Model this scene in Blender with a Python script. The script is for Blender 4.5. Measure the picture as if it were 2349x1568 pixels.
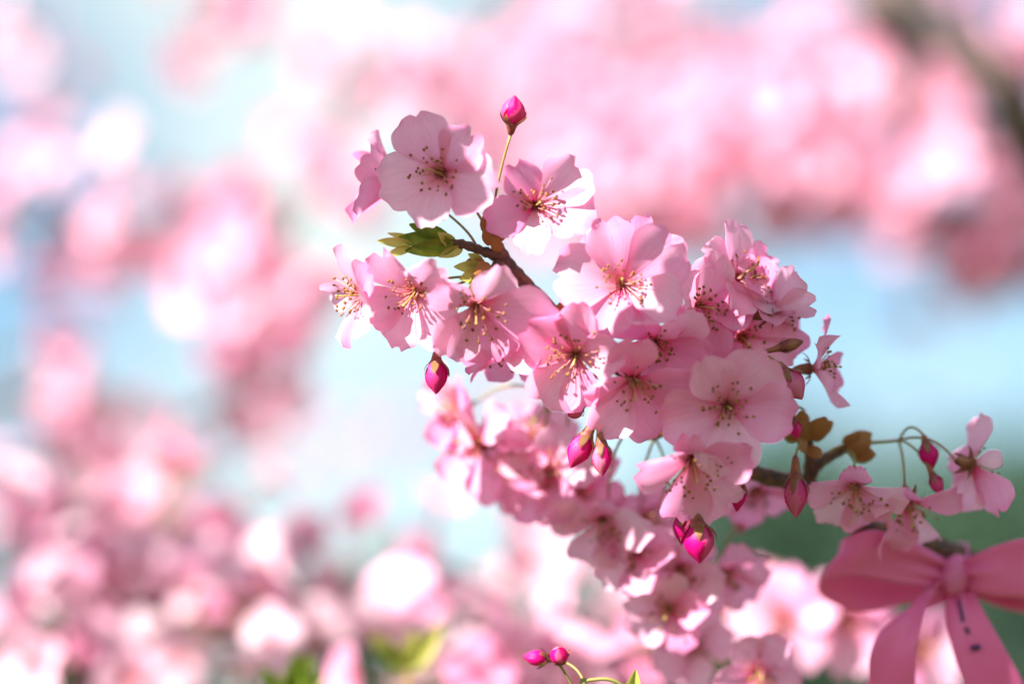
import bpy, math, random
from mathutils import Vector, Matrix
R = math.radians
scene = bpy.context.scene
for o in list(bpy.data.objects): bpy.data.objects.remove(o)

# ------------------------------------------------------------------ camera
PITCH = R(15.0); CAM = Vector((0, 0, 1.62)); LENS = 85.0; FOCUS = 0.755
cd = bpy.data.cameras.new('camera'); cam = bpy.data.objects.new('camera', cd)
scene.collection.objects.link(cam); scene.camera = cam
cam.location = CAM; cam.rotation_euler = (R(90) + PITCH, 0, 0)
cd.lens = LENS; cd.sensor_width = 36.0; cd.clip_start = 0.02; cd.clip_end = 2000
cd.dof.use_dof = True; cd.dof.focus_distance = FOCUS; cd.dof.aperture_fstop = 2.3
# ------------------------------------------------------------------ sky and sun
SUN = Vector((-0.58, -0.60, 0.52)).normalized()
w = bpy.data.worlds.new('World'); scene.world = w; w.use_nodes = True
nt = w.node_tree
sky = nt.nodes.new('ShaderNodeTexSky'); sky.sky_type = 'NISHITA'; sky.sun_disc = False
sky.sun_elevation = math.asin(SUN.z); sky.sun_rotation = math.atan2(SUN.x, SUN.y)
sky.air_density = 1.0; sky.dust_density = 0.0; sky.ozone_density = 0.0
bg = nt.nodes['Background']; bg.inputs['Strength'].default_value = 0.053
# thin high cloud spread over the whole sky
wtc = nt.nodes.new('ShaderNodeTexCoord'); wn = nt.nodes.new('ShaderNodeTexNoise'); wn.noise_dimensions = '4D'
wn.inputs['Scale'].default_value = 2.6; wn.inputs['Detail'].default_value = 4; wn.inputs['W'].default_value = 3.7
wr = nt.nodes.new('ShaderNodeValToRGB'); wr.color_ramp.elements[0].position = 0.44; wr.color_ramp.elements[1].position = 0.62
wm = nt.nodes.new('ShaderNodeMixRGB'); wm.inputs[2].default_value = (5.8, 5.7, 5.6, 1)
nt.links.new(wtc.outputs['Generated'], wn.inputs['Vector']); nt.links.new(wn.outputs[0], wr.inputs[0]); nt.links.new(wr.outputs[0], wm.inputs[0])
nt.links.new(sky.outputs[0], wm.inputs[1]); wt = nt.nodes.new('ShaderNodeMixRGB'); wt.blend_type = 'MULTIPLY'; wt.inputs[0].default_value = 1; wt.inputs[2].default_value = (0.88, 1.03, 1.0, 1)
nt.links.new(wm.outputs[0], wt.inputs[1]); nt.links.new(wt.outputs[0], bg.inputs[0])
sd = bpy.data.lights.new('sun', 'SUN'); sun = bpy.data.objects.new('sun', sd)
scene.collection.objects.link(sun); sd.energy = 5.0; sd.angle = R(0.53); sd.color = (1.0, 0.955, 0.88)
sun.rotation_euler = (-SUN).to_track_quat('-Z', 'Y').to_euler(); sun.location = (0, 0, 30)
vs = scene.view_settings; vs.view_transform = 'Standard'; vs.look = 'None'; vs.gamma = 1.0
vs.exposure = 1.88; vs.use_curve_mapping = False
scene.render.engine = 'CYCLES'
cy = scene.cycles; cy.use_denoising = True; cy.denoising_input_passes = 'RGB_ALBEDO'; cy.max_bounces = 10; cy.diffuse_bounces = 6; cy.transmission_bounces = 8
cy.transparent_max_bounces = 8; cy.sample_clamp_indirect = 8.0; cy.caustics_reflective = False; cy.caustics_refractive = False

# ------------------------------------------------------------------ helpers
RT = Vector((1, 0, 0)); FW = Vector((0, math.cos(PITCH), math.sin(PITCH))); UP = Vector((0, -math.sin(PITCH), math.cos(PITCH)))
K = 36.0 / LENS / 2349.0                       # metres per reference pixel per metre of depth
def P(x, y, dz=0.0, d=None):
    """pixel of the 2349 x 1568 reference view -> point at depth FOCUS + dz (or d)"""
    d = FOCUS + dz if d is None else d
    return CAM + FW * d + RT * ((x - 1174.5) * K * d) + UP * ((784 - y) * K * d)
def cdir(a, b, c): return (RT * a + UP * b - FW * c).normalized()      # right, up, toward the viewer
COL = scene.collection
def link(name, me, mat=None, parent=None, mw=None):
    o = bpy.data.objects.new(name, me); COL.objects.link(o)
    if mat is not None and me is not None and not me.materials:
        for m in (mat if isinstance(mat, (list, tuple)) else [mat]): me.materials.append(m)
    if parent is not None: o.parent = parent
    if mw is not None: o.matrix_local = mw
    return o
def empty(name, loc):
    o = bpy.data.objects.new(name, None); COL.objects.link(o); o.location = loc; o.empty_display_size = 0.01; return o
def tag(o, label=None, cat=None, group=None, kind=None):
    if label: o['label'] = label
    if cat: o['category'] = cat
    if group: o['group'] = group
    if kind: o['kind'] = kind
    return o
class MB:
    def __init__(s): s.v = []; s.f = []; s.m = []; s.uv = []
    def vert(s, p, uv=(0, 0)): s.v.append(tuple(p)); s.uv.append(uv); return len(s.v) - 1
    def face(s, idx, m=0): s.f.append(tuple(idx)); s.m.append(m)
    def grid(s, rows, uvs=None, m=0, wrap=False):
        base = len(s.v); n = len(rows[0])
        for i, r in enumerate(rows):
            for j, p in enumerate(r): s.vert(p, uvs[i][j] if uvs else (j / max(1, n - 1), i / max(1, len(rows) - 1)))
        for i in range(len(rows) - 1):
            for j in range(n if wrap else n - 1):
                k = (j + 1) % n
                s.face((base + i * n + j, base + i * n + k, base + (i + 1) * n + k, base + (i + 1) * n + j), m)
    def tube(s, pts, rads, sides=6, m=0, cap=True, uvscale=1.0):
        rows = []; uvs = []; prev = None; L = 0
        for i, p in enumerate(pts):
            t = (pts[min(i + 1, len(pts) - 1)] - pts[max(i - 1, 0)])
            if t.length < 1e-9: t = Vector((0, 0, 1))
            t.normalize()
            if prev is None: a = t.orthogonal().normalized()
            else:
                a = prev - t * prev.dot(t); a = a.normalized() if a.length > 1e-6 else t.orthogonal().normalized()
            prev = a; b = t.cross(a)
            if i: L += (p - pts[i - 1]).length
            rr = rads[i] if isinstance(rads, (list, tuple)) else rads
            rows.append([p + a * (math.cos(q) * rr) + b * (math.sin(q) * rr) for q in [2 * math.pi * j / sides for j in range(sides)]])
            uvs.append([(j / sides, L * uvscale) for j in range(sides)])
        base = len(s.v); s.grid(rows, uvs, m, wrap=True)
        if cap:
            s.face([base + j for j in range(sides)][::-1], m)
            e = base + (len(pts) - 1) * sides; s.face([e + j for j in range(sides)], m)
    def ball(s, c, r, m=0, stretch=None, seg=6, rings=4):
        rows = []; ax = stretch[0].normalized() if stretch else Vector((0, 0, 1)); k = stretch[1] if stretch else 1.0
        a = ax.orthogonal().normalized(); b = ax.cross(a)
        for i in range(rings + 1):
            th = math.pi * min(max(i / rings, 0.03), 0.97)
            rows.append([c + ax * (math.cos(th) * r * k) + (a * math.cos(q) + b * math.sin(q)) * (math.sin(th) * r)
                         for q in [2 * math.pi * j / seg for j in range(seg)]])
        s.grid(rows, None, m, wrap=True)
    def mesh(s, name, smooth=True, mats=None):
        me = bpy.data.meshes.new(name); me.from_pydata(s.v, [], s.f); me.update()
        ul = me.uv_layers.new(name='UVMap')
        lv = [0] * len(me.loops); me.loops.foreach_get('vertex_index', lv)
        flat = []
        for i in lv: flat.extend(s.uv[i])
        ul.data.foreach_set('uv', flat)
        me.polygons.foreach_set('material_index', s.m)
        if smooth: me.polygons.foreach_set('use_smooth', [True] * len(me.polygons))
        if mats:
            for m in mats: me.materials.append(m)
        return me
def bez(a, b, c, n):   # quadratic
    return [a * ((1 - t) ** 2) + b * (2 * t * (1 - t)) + c * (t * t) for t in [i / n for i in range(n + 1)]]
def spline(pts, n):    # Catmull-Rom through pts
    out = []; p = [pts[0] * 2 - pts[1]] + list(pts) + [pts[-1] * 2 - pts[-2]]
    for i in range(1, len(p) - 2):
        for k in range(n):
            t = k / n; a, b, c, d = p[i - 1], p[i], p[i + 1], p[i + 2]
            out.append(0.5 * ((2 * b) + (c - a) * t + (2 * a - 5 * b + 4 * c - d) * t * t + (-a + 3 * b - 3 * c + d) * t ** 3))
    out.append(pts[-1].copy()); return out
def lerp(a, b, t): return a + (b - a) * t

# ------------------------------------------------------------------ materials
def newmat(name):
    m = bpy.data.materials.new(name); m.use_nodes = True; t = m.node_tree
    for n in list(t.nodes): t.nodes.remove(n)
    out = t.nodes.new('ShaderNodeOutputMaterial'); return m, t, out
def node(t, kind, **kw):
    n = t.nodes.new(kind)
    for k, v in kw.items():
        if k in n.inputs: n.inputs[k].default_value = v
        else: setattr(n, k, v)
    return n
def ramp(t, stops, interp='LINEAR'):
    r = t.nodes.new('ShaderNodeValToRGB'); r.color_ramp.interpolation = interp
    e = r.color_ramp.elements
    while len(e) < len(stops): e.new(0.5)
    for el, (p, c) in zip(e, stops): el.position = p; el.color = (*c, 1)
    return r
def petal_mat(name, stops, trans_tint, trans=0.45, vein=0.12, rand=0.10, gloss=0.03):
    m, t, out = newmat(name); L = t.links.new
    uv = node(t, 'ShaderNodeUVMap'); sep = node(t, 'ShaderNodeSeparateXYZ'); L(uv.outputs[0], sep.inputs[0])
    cr = ramp(t, stops); L(sep.outputs[1], cr.inputs[0])
    mp = node(t, 'ShaderNodeMapping'); mp.inputs['Scale'].default_value = (26, 2.2, 1); L(uv.outputs[0], mp.inputs[0])
    oi = node(t, 'ShaderNodeObjectInfo')
    add = node(t, 'ShaderNodeVectorMath', operation='ADD'); L(mp.outputs[0], add.inputs[0])
    sc = node(t, 'ShaderNodeMath', operation='MULTIPLY'); sc.inputs[1].default_value = 40; L(oi.outputs['Random'], sc.inputs[0]); L(sc.outputs[0], add.inputs[1])
    nz = node(t, 'ShaderNodeTexNoise', noise_dimensions='3D'); nz.inputs['Scale'].default_value = 1.0; nz.inputs['Detail'].default_value = 3; L(add.outputs[0], nz.inputs['Vector'])
    vr = ramp(t, [(0.36, (1 - vein, 1 - 1.9 * vein, 1 - 1.5 * vein)), (0.62, (1, 1, 1))]); L(nz.outputs[0], vr.inputs[0])
    mul = node(t, 'ShaderNodeMixRGB', blend_type='MULTIPLY'); mul.inputs[0].default_value = 1; L(cr.outputs[0], mul.inputs[1]); L(vr.outputs[0], mul.inputs[2])
    # blotchy natural variation over the petal and from petal to petal
    n2 = node(t, 'ShaderNodeTexNoise'); n2.inputs['Scale'].default_value = 2.2; L(add.outputs[0], n2.inputs['Vector'])
    hs = node(t, 'ShaderNodeHueSaturation'); L(mul.outputs[0], hs.inputs['Color'])
    mr = node(t, 'ShaderNodeMapRange'); mr.inputs['To Min'].default_value = 1 - rand * 2.2; mr.inputs['To Max'].default_value = 1 + rand * 2.2
    L(oi.outputs['Random'], mr.inputs['Value']); L(mr.outputs[0], hs.inputs['Saturation'])
    df = node(t, 'ShaderNodeBsdfDiffuse'); tr = node(t, 'ShaderNodeBsdfTranslucent'); L(hs.outputs[0], df.inputs[0])
    tt = node(t, 'ShaderNodeMixRGB', blend_type='MULTIPLY'); tt.inputs[0].default_value = 1; tt.inputs[2].default_value = (*trans_tint, 1)
    L(hs.outputs[0], tt.inputs[1]); L(tt.outputs[0], tr.inputs[0])
    mx = node(t, 'ShaderNodeMixShader'); mx.inputs[0].default_value = trans; L(df.outputs[0], mx.inputs[1]); L(tr.outputs[0], mx.inputs[2])
    gl = node(t, 'ShaderNodeBsdfGlossy'); gl.inputs['Roughness'].default_value = 0.45
    m2 = node(t, 'ShaderNodeMixShader'); m2.inputs[0].default_value = gloss; L(mx.outputs[0], m2.inputs[1]); L(gl.outputs[0], m2.inputs[2])
    bp = node(t, 'ShaderNodeBump'); bp.inputs['Strength'].default_value = 0.25; bp.inputs['Distance'].default_value = 0.0006
    L(nz.outputs[0], bp.inputs['Height']); L(bp.outputs[0], df.inputs['Normal']); L(bp.outputs[0], gl.inputs['Normal'])
    L(m2.outputs[0], out.inputs[0]); return m
def plain_mat(name, c1, c2, scale=60, rough=0.6, trans=0.0, bump=0.0, spec=0.3, uvstretch=None):
    m, t, out = newmat(name); L = t.links.new
    tc = node(t, 'ShaderNodeTexCoord'); nz = node(t, 'ShaderNodeTexNoise'); nz.inputs['Scale'].default_value = scale; nz.inputs['Detail'].default_value = 5
    if uvstretch:
        mp = node(t, 'ShaderNodeMapping'); mp.inputs['Scale'].default_value = uvstretch; L(tc.outputs['UV'], mp.inputs[0]); L(mp.outputs[0], nz.inputs['Vector'])
    else: L(tc.outputs['Object'], nz.inputs['Vector'])
    cr = ramp(t, [(0.33, c1), (0.67, c2)]); L(nz.outputs[0], cr.inputs[0])
    b = node(t, 'ShaderNodeBsdfPrincipled'); L(cr.outputs[0], b.inputs['Base Color']); b.inputs['Roughness'].default_value = rough
    b.inputs['Specular IOR Level'].default_value = spec
    if bump:
        bp = node(t, 'ShaderNodeBump'); bp.inputs['Strength'].default_value = bump; bp.inputs['Distance'].default_value = 0.001; L(nz.outputs[0], bp.inputs['Height']); L(bp.outputs[0], b.inputs['Normal'])
    if trans:
        tr = node(t, 'ShaderNodeBsdfTranslucent'); L(cr.outputs[0], tr.inputs[0]); mx = node(t, 'ShaderNodeMixShader'); mx.inputs[0].default_value = trans
        L(b.outputs[0], mx.inputs[1]); L(tr.outputs[0], mx.inputs[2]); L(mx.outputs[0], out.inputs[0])
    else: L(b.outputs[0], out.inputs[0])
    return m
PET = petal_mat('petal_pink', [(0.0, (0.62, 0.10, 0.25)), (0.14, (0.84, 0.22, 0.38)), (0.30, (0.90, 0.39, 0.61)), (0.75, (0.91, 0.47, 0.68)), (1.0, (0.89, 0.36, 0.60))], (1.0, 0.82, 0.94), trans=0.54, vein=0.05)
PETBG = petal_mat('petal_distant', [(0.0, (0.62, 0.10, 0.25)), (0.15, (0.82, 0.32, 0.48)), (0.4, (0.89, 0.53, 0.67)), (1.0, (0.87, 0.48, 0.65))], (1.0, 0.72, 0.88), vein=0.05, rand=0.2)
BUD = petal_mat('petal_bud', [(0.0, (0.74, 0.08, 0.27)), (0.5, (0.85, 0.07, 0.31)), (1.0, (0.80, 0.04, 0.25))], (1.0, 0.8, 0.9), trans=0.42, vein=0.20, gloss=0.02)
CALYX = plain_mat('calyx', (0.16, 0.035, 0.04), (0.30, 0.10, 0.05), 400, 0.5, 0.12)
SEPAL = plain_mat('sepal', (0.24, 0.06, 0.05), (0.24, 0.13, 0.05), 300, 0.5, 0.3)
STALK = plain_mat('stalk', (0.26, 0.26, 0.07), (0.40, 0.20, 0.08), 120, 0.5, 0.2)
FILA = plain_mat('filament', (0.80, 0.28, 0.30), (0.88, 0.55, 0.50), 400, 0.5, 0.35)
ANTH = plain_mat('anther', (0.14, 0.05, 0.02), (0.34, 0.15, 0.03), 900, 0.7)
PISTIL = plain_mat('pistil', (0.45, 0.36, 0.08), (0.55, 0.40, 0.14), 500, 0.5, 0.2)
CUP = plain_mat('flower_cup', (0.70, 0.12, 0.12), (0.75, 0.28, 0.12), 500, 0.5, 0.25)
BARK = plain_mat('bark', (0.022, 0.016, 0.018), (0.17, 0.062, 0.032), 1.0, 0.55, 0, 0.5, 0.4, uvstretch=(7, 260, 1))
BARKFAR = plain_mat('bark_weathered', (0.05, 0.04, 0.04), (0.13, 0.085, 0.075), 40, 0.75, 0, 0.6, 0.2)
SCALE = plain_mat('bud_scale', (0.14, 0.05, 0.02), (0.44, 0.17, 0.04), 260, 0.5, 0.15)
LEAF = plain_mat('young_leaf', (0.09, 0.16, 0.02), (0.30, 0.36, 0.04), 160, 0.4, 0.45)
LEAFTIP = plain_mat('young_leaf_tip', (0.42, 0.42, 0.08), (0.55, 0.50, 0.14), 160, 0.4, 0.5)
EVER = plain_mat('evergreen_leaf', (0.025, 0.06, 0.035), (0.06, 0.11, 0.06), 3, 0.6, 0.2)
GRASS = plain_mat('grass', (0.05, 0.085, 0.03), (0.11, 0.12, 0.05), 0.8, 0.9, 0, 0.3)
RIB = plain_mat('ribbon_satin', (0.88, 0.18, 0.47), (0.90, 0.23, 0.53), 30, 0.38, 0.42, 0.0, 0.5)
INK = plain_mat('ribbon_ink', (0.05, 0.02, 0.09), (0.08, 0.03, 0.12), 30, 0.6)

# ------------------------------------------------------------------ setting: ground and distant evergreens
g = MB(); N = 24
g.grid([[Vector((-400 + 800 * j / N, -400 + 800 * i / N, 0)) for j in range(N + 1)] for i in range(N + 1)])
tag(link('ground', g.mesh('ground'), GRASS), kind='structure')
rnd = random.Random(5)
def evergreen(x, y, h, rad, label):
    root = tag(empty('evergreen_tree', (x, y, 0)), label, 'tree', 'evergreens far behind the cherry trees')
    t = MB(); pts = [Vector((0.05 * math.sin(k), 0.04 * math.cos(2 * k), h * 0.92 * k / 6)) for k in range(7)]
    t.tube(pts, [0.16 * (1 - k / 7.5) for k in range(7)], 8)
    for k in range(9):
        z = h * (0.25 + 0.06 * k); a = k * 2.4; r = rad * (0.75 - 0.05 * k)
        t.tube([Vector((0, 0, z)), Vector((math.cos(a) * r * .5, math.sin(a) * r * .5, z + .2)), Vector((math.cos(a) * r, math.sin(a) * r, z + .3))], [.05, .03, .01], 5)
    link('trunk', t.mesh('trunk'), BARKFAR, root)
    c = MB(); clumps = []
    for k in range(90):
        z = rnd.uniform(0.06, 1.0); a = rnd.uniform(0, 6.283)
        rr = rad * (math.sin(math.pi * min(1, (z * 0.86 + 0.14))) ** 0.6) * rnd.uniform(0.35, 1.0)
        clumps.append((Vector((math.cos(a) * rr, math.sin(a) * rr, z * h)), rnd.uniform(0.18, 0.34) * rad))
    for ctr, cr in clumps:
        for q in range(46):
            d = Vector((rnd.gauss(0, 1), rnd.gauss(0, 1), rnd.gauss(0, 1))).normalized() * cr * rnd.uniform(0.4, 1)
            p = ctr + d; a = Vector((rnd.gauss(0, 1), rnd.gauss(0, 1), rnd.gauss(0, .6))).normalized() * 0.15; b = a.orthogonal().normalized() * 0.075
            i0 = [c.vert(p - a), c.vert(p + b), c.vert(p + a), c.vert(p - b)]; c.face(i0)
    link('crown', c.mesh('crown', False), EVER, root)
EV = [(-7.0, 27, 6.2, 2.4), (-4.2, 25, 5.6, 2.2), (-1.6, 28, 6.0, 2.3), (0.7, 24, 5.4, 2.0), (1.9, 21, 6.1, 1.8), (2.7, 23, 6.9, 1.9), (3.6, 20, 5.9, 1.7), (4.8, 22, 6.4, 2.0), (6.4, 22, 6.3, 2.2), (8.8, 24, 6.3, 2.4)]
for i, (x, y, h, r_) in enumerate(EV):
    evergreen(x, y, h, r_, 'dark green blurred evergreen tree far behind the blossoms')

# ------------------------------------------------------------------ petals, blossoms, buds
def petal_rows(L, W, a0, a1, cc, notch, ruf, rg, nu=13, nv=9, fringe=0.03, fold=0.0):
    """petal: base at origin, length along +Y, flower axis +Z"""
    ph = [rg.uniform(0, 6.283) for _ in range(5)]; asym = rg.uniform(-0.10, 0.10); fr = [rg.uniform(-1, 1) for _ in range(nv)]
    nd = rg.uniform(-0.12, 0.12); rows = []; uvs = []; cy_ = 0; cz = 0; pu = 0
    line = []
    for i in range(nu):
        u = i / (nu - 1); a = lerp(a0, a1, u ** 0.9)
        cy_ += math.cos(a) * (u - pu); cz += math.sin(a) * (u - pu); pu = u; line.append((cy_, cz, a))
    for i in range(nu):
        u = i / (nu - 1)
        if u < 0.58:
            s = u / 0.58; s = s * s * (3 - 2 * s) * 0.45 + s * 0.55; wd = 0.13 + 0.87 * s
        else: wd = math.sqrt(max(0.0, 1 - ((u - 0.58) / 0.60) ** 2))
        row = []; uvr = []
        for j in range(nv):
            v = -1 + 2 * j / (nv - 1)
            t6 = u ** 5
            uu = u - t6 * (0.17 * v * v + notch * math.exp(-((v - nd) / 0.2) ** 2)) + t6 * fringe * fr[j]
            k = min(len(line) - 1.001, max(0.0, uu * (nu - 1))); kk = int(k); f = k - kk
            y = lerp(line[kk][0], line[kk + 1][0], f); z = lerp(line[kk][1], line[kk + 1][1], f); a = line[kk][2]
            hw = W * 0.5 * wd; x = v * hw + asym * u * u * 0.5 * W
            dz = cc * v * v * hw * (0.4 + u) - 0.035 * math.exp(-(v / 0.16) ** 2) * math.sin(math.pi * min(1, u * 1.1)) * W
            dz += ruf * u * u * (math.sin(3.1 * v + ph[0] + 2 * u) * 0.6 + 0.7 * math.sin(6.3 * v + ph[1]) * abs(v) + 0.5 * math.sin(5 * u + ph[2]) * v)
            dz += fold * max(0, v) ** 2 * u * 0.9 * W
            x *= (1 - abs(cc) * 0.25 * abs(v))
            row.append(Vector((x * L, (y * 1.0 - math.sin(a) * dz) * L, (z + math.cos(a) * dz) * L))); uvr.append((0.5 + 0.5 * v, u))
        rows.append(row); uvs.append(uvr)
    return rows, uvs
def petal_mesh(name, *a, **k):
    m = MB(); rows, uvs = petal_rows(*a, **k); m.grid(rows, uvs); return m.mesh(name)
def frame(n, flip=None):
    """rotation whose Z is n, X ~ image right, Y ~ image up"""
    n = n.normalized()
    x = RT - n * RT.dot(n); y = UP - n * UP.dot(n)
    if x.length >= y.length: x.normalize(); y = n.cross(x)
    else: y.normalize(); x = y.cross(n)
    return Matrix((x, y, n)).transposed()
def pedicel_mesh(a, b, sag, r0=0.00050, r1=0.00042, n=12):
    mid = (a + b) * 0.5 + sag
    m = MB(); pts = bez(a, mid, b, n); m.tube(pts, [0.9 * lerp(r1, r0, i / n) * (1.25 if i in (0, n) else 1) for i in range(n + 1)], 7)
    return m.mesh('pedicel')
SEPAL_CACHE = {}
def sepal_mesh(L, W, curl, key):
    if key in SEPAL_CACHE: return SEPAL_CACHE[key]
    m = MB(); rows = []
    for i in range(6):
        u = i / 5; wd = (1 - u) ** 0.7 * 0.9 + 0.08; row = []
        for j in range(3):
            v = j - 1
            row.append(Vector((v * W * .5 * wd, L * (u * math.cos(curl * u)), L * u * math.sin(curl * u) + 0.10 * W * (1 - v * v) * -1)))
        rows.append(row)
    m.grid(rows); SEPAL_CACHE[key] = m.mesh('sepal'); SEPAL_CACHE[key].materials.append(SEPAL); return SEPAL_CACHE[key]

def blossom(label, x, y, dz, n, petals, size=128, node_px=None, seed=0, openness=0.0, sag=None, cup=0.26, ruf=0.08,
            st=1.0, calyx_len=0.42, group='blossoms of the sharp cherry spray', stamen_bend=(0, 0)):
    """n in viewer axes; petals: rotation in degrees, or five (angle, length, width, lift) tuples; angles as seen by the viewer"""
    rg = random.Random(seed * 7 + 13); S = size * K * (FOCUS + dz)
    c = P(x, y, dz); nw = cdir(*n); Rm = frame(nw)
    root = tag(empty('cherry_blossom', c), label, 'blossom', group); root.rotation_euler = Rm.to_euler(); root.empty_display_size = S
    if not isinstance(petals, (list, tuple)): petals = [(petals + 72 * k, 1, 1, 0) for k in range(5)]
    for k, pt in enumerate(petals):
        ang, ls, ws, lift = (list(pt) + [1, 1, 0])[:4] if len(pt) < 4 else pt[:4]
        ext = pt[4] if len(pt) > 4 else {}
        a0 = R(34 + openness * 40 + lift * 30 + rg.uniform(-6, 6)); a1 = R(-2 + openness * 55 + lift * 75 + rg.uniform(-16, 16))
        me = petal_mesh('petal', 1.11 * ls, rg.uniform(0.86, 1.0) * ws, a0, a1, ext.get('cc', cup + rg.uniform(-.08, .08)), ext.get('notch', rg.uniform(0.06, 0.19)),
                        ext.get('ruf', ruf * rg.uniform(.7, 1.4)), rg, fold=ext.get('fold', rg.choice([0, 0, .12, .3, -.22])))
        roll = rg.uniform(-9, 9) + (12 if k % 2 else -6)
        M = Matrix.Rotation(R(ang - 90 + rg.uniform(-4, 4)), 4, 'Z') @ Matrix.Translation((0, 0.05 * S, (0.02 + 0.008 * (k % 3)) * S)) @ Matrix.Rotation(R(roll), 4, 'Y') @ Matrix.Scale(S, 4)
        link('petal', me, PET, root, M)
    # stamens: too fine to pick apart singly
    fm = MB(); am = MB(); ns = rg.randint(29, 35)
    for i in range(ns):
        th = rg.uniform(0, 6.283); q = rg.random(); cone = R(8 + 50 * q ** 0.7) * (1.0 - 0.3 * openness); Ls = S * rg.uniform(0.34, 0.58) * st * (0.85 + 0.2 * q)
        d = Vector((math.cos(th) * math.sin(cone) + stamen_bend[0] * .5, math.sin(th) * math.sin(cone) + stamen_bend[1] * .5, math.cos(cone))).normalized()
        b = Vector((math.cos(th), math.sin(th), 0)) * S * rg.uniform(0.03, 0.085) + Vector((0, 0, 0.03 * S))
        mid = b + d * Ls * 0.5 + Vector((0, 0, 0.07 * S)); tip = b + d * Ls
        pts = bez(b, mid, tip, 4); fm.tube(pts, [0.00015, 0.00014, 0.00013, 0.00012, 0.0001], 4)
        am.ball(tip, 0.00044 * rg.uniform(.8, 1.25), stretch=(Vector((rg.gauss(0, 1), rg.gauss(0, 1), rg.gauss(0, 1))), 1.35), seg=5, rings=4)
    ft = tag(link('filament_tuft', fm.mesh('filament_tuft'), FILA, root), kind='stuff')
    tag(link('anther_tuft', am.mesh('anther_tuft'), ANTH, root), kind='stuff')
    pm = MB(); d = Vector((stamen_bend[0] * .5, stamen_bend[1] * .5, 1)).normalized(); pm.tube([d * S * t for t in (0.0, .2, .4, .6)], [.0005, .0003, .00024, .0002], 6); pm.ball(d * S * .61, 0.0005, seg=6)
    link('pistil', pm.mesh('pistil'), PISTIL, root)
    cu = MB(); cu.grid([[Vector((math.cos(q) * r_ * S, math.sin(q) * r_ * S, z_ * S)) for q in [6.2832 * j / 10 for j in range(10)]] for r_, z_ in ((.012, -.01), (.06, -.005), (.10, .035), (.125, .075))], wrap=True)
    link('flower_cup', cu.mesh('flower_cup'), CUP, root)
    # calyx and sepals behind
    cl = calyx_len * S; ca = MB(); prof = [(0.0, .115), (.25, .13), (.6, .11), (.9, .07), (1.0, .035)]
    ca.grid([[Vector((math.cos(q) * r_ * S, math.sin(q) * r_ * S, -z_ * cl + 0.01 * S)) for q in [6.2832 * j / 9 for j in range(9)]] for z_, r_ in prof], wrap=True)
    co = link('calyx', ca.mesh('calyx'), CALYX, root)
    for k in range(5):
        link('sepal', sepal_mesh(0.30, 0.17, -0.5, 'open'), SEPAL, co, Matrix.Rotation(R(72 * k + 20 + petals[0][0]), 4, 'Z') @ Matrix.Translation((0, .10 * S, -.02 * S)) @ Matrix.Scale(S, 4))
    if node_px:
        base = c - nw * (cl - 0.01 * S); end = P(*node_px); inv = (Matrix.Translation(c) @ Rm.to_4x4()).inverted()
        dist = (end - base).length
        sg = sag if sag is not None else (-nw * 0.28 * dist)
        if isinstance(sg, tuple): sg = cdir(*sg) * Vector(sg).length * dist
        link('pedicel', pedicel_mesh(inv @ base, inv @ end, inv.to_3x3() @ sg), STALK, root)
    return root

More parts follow.
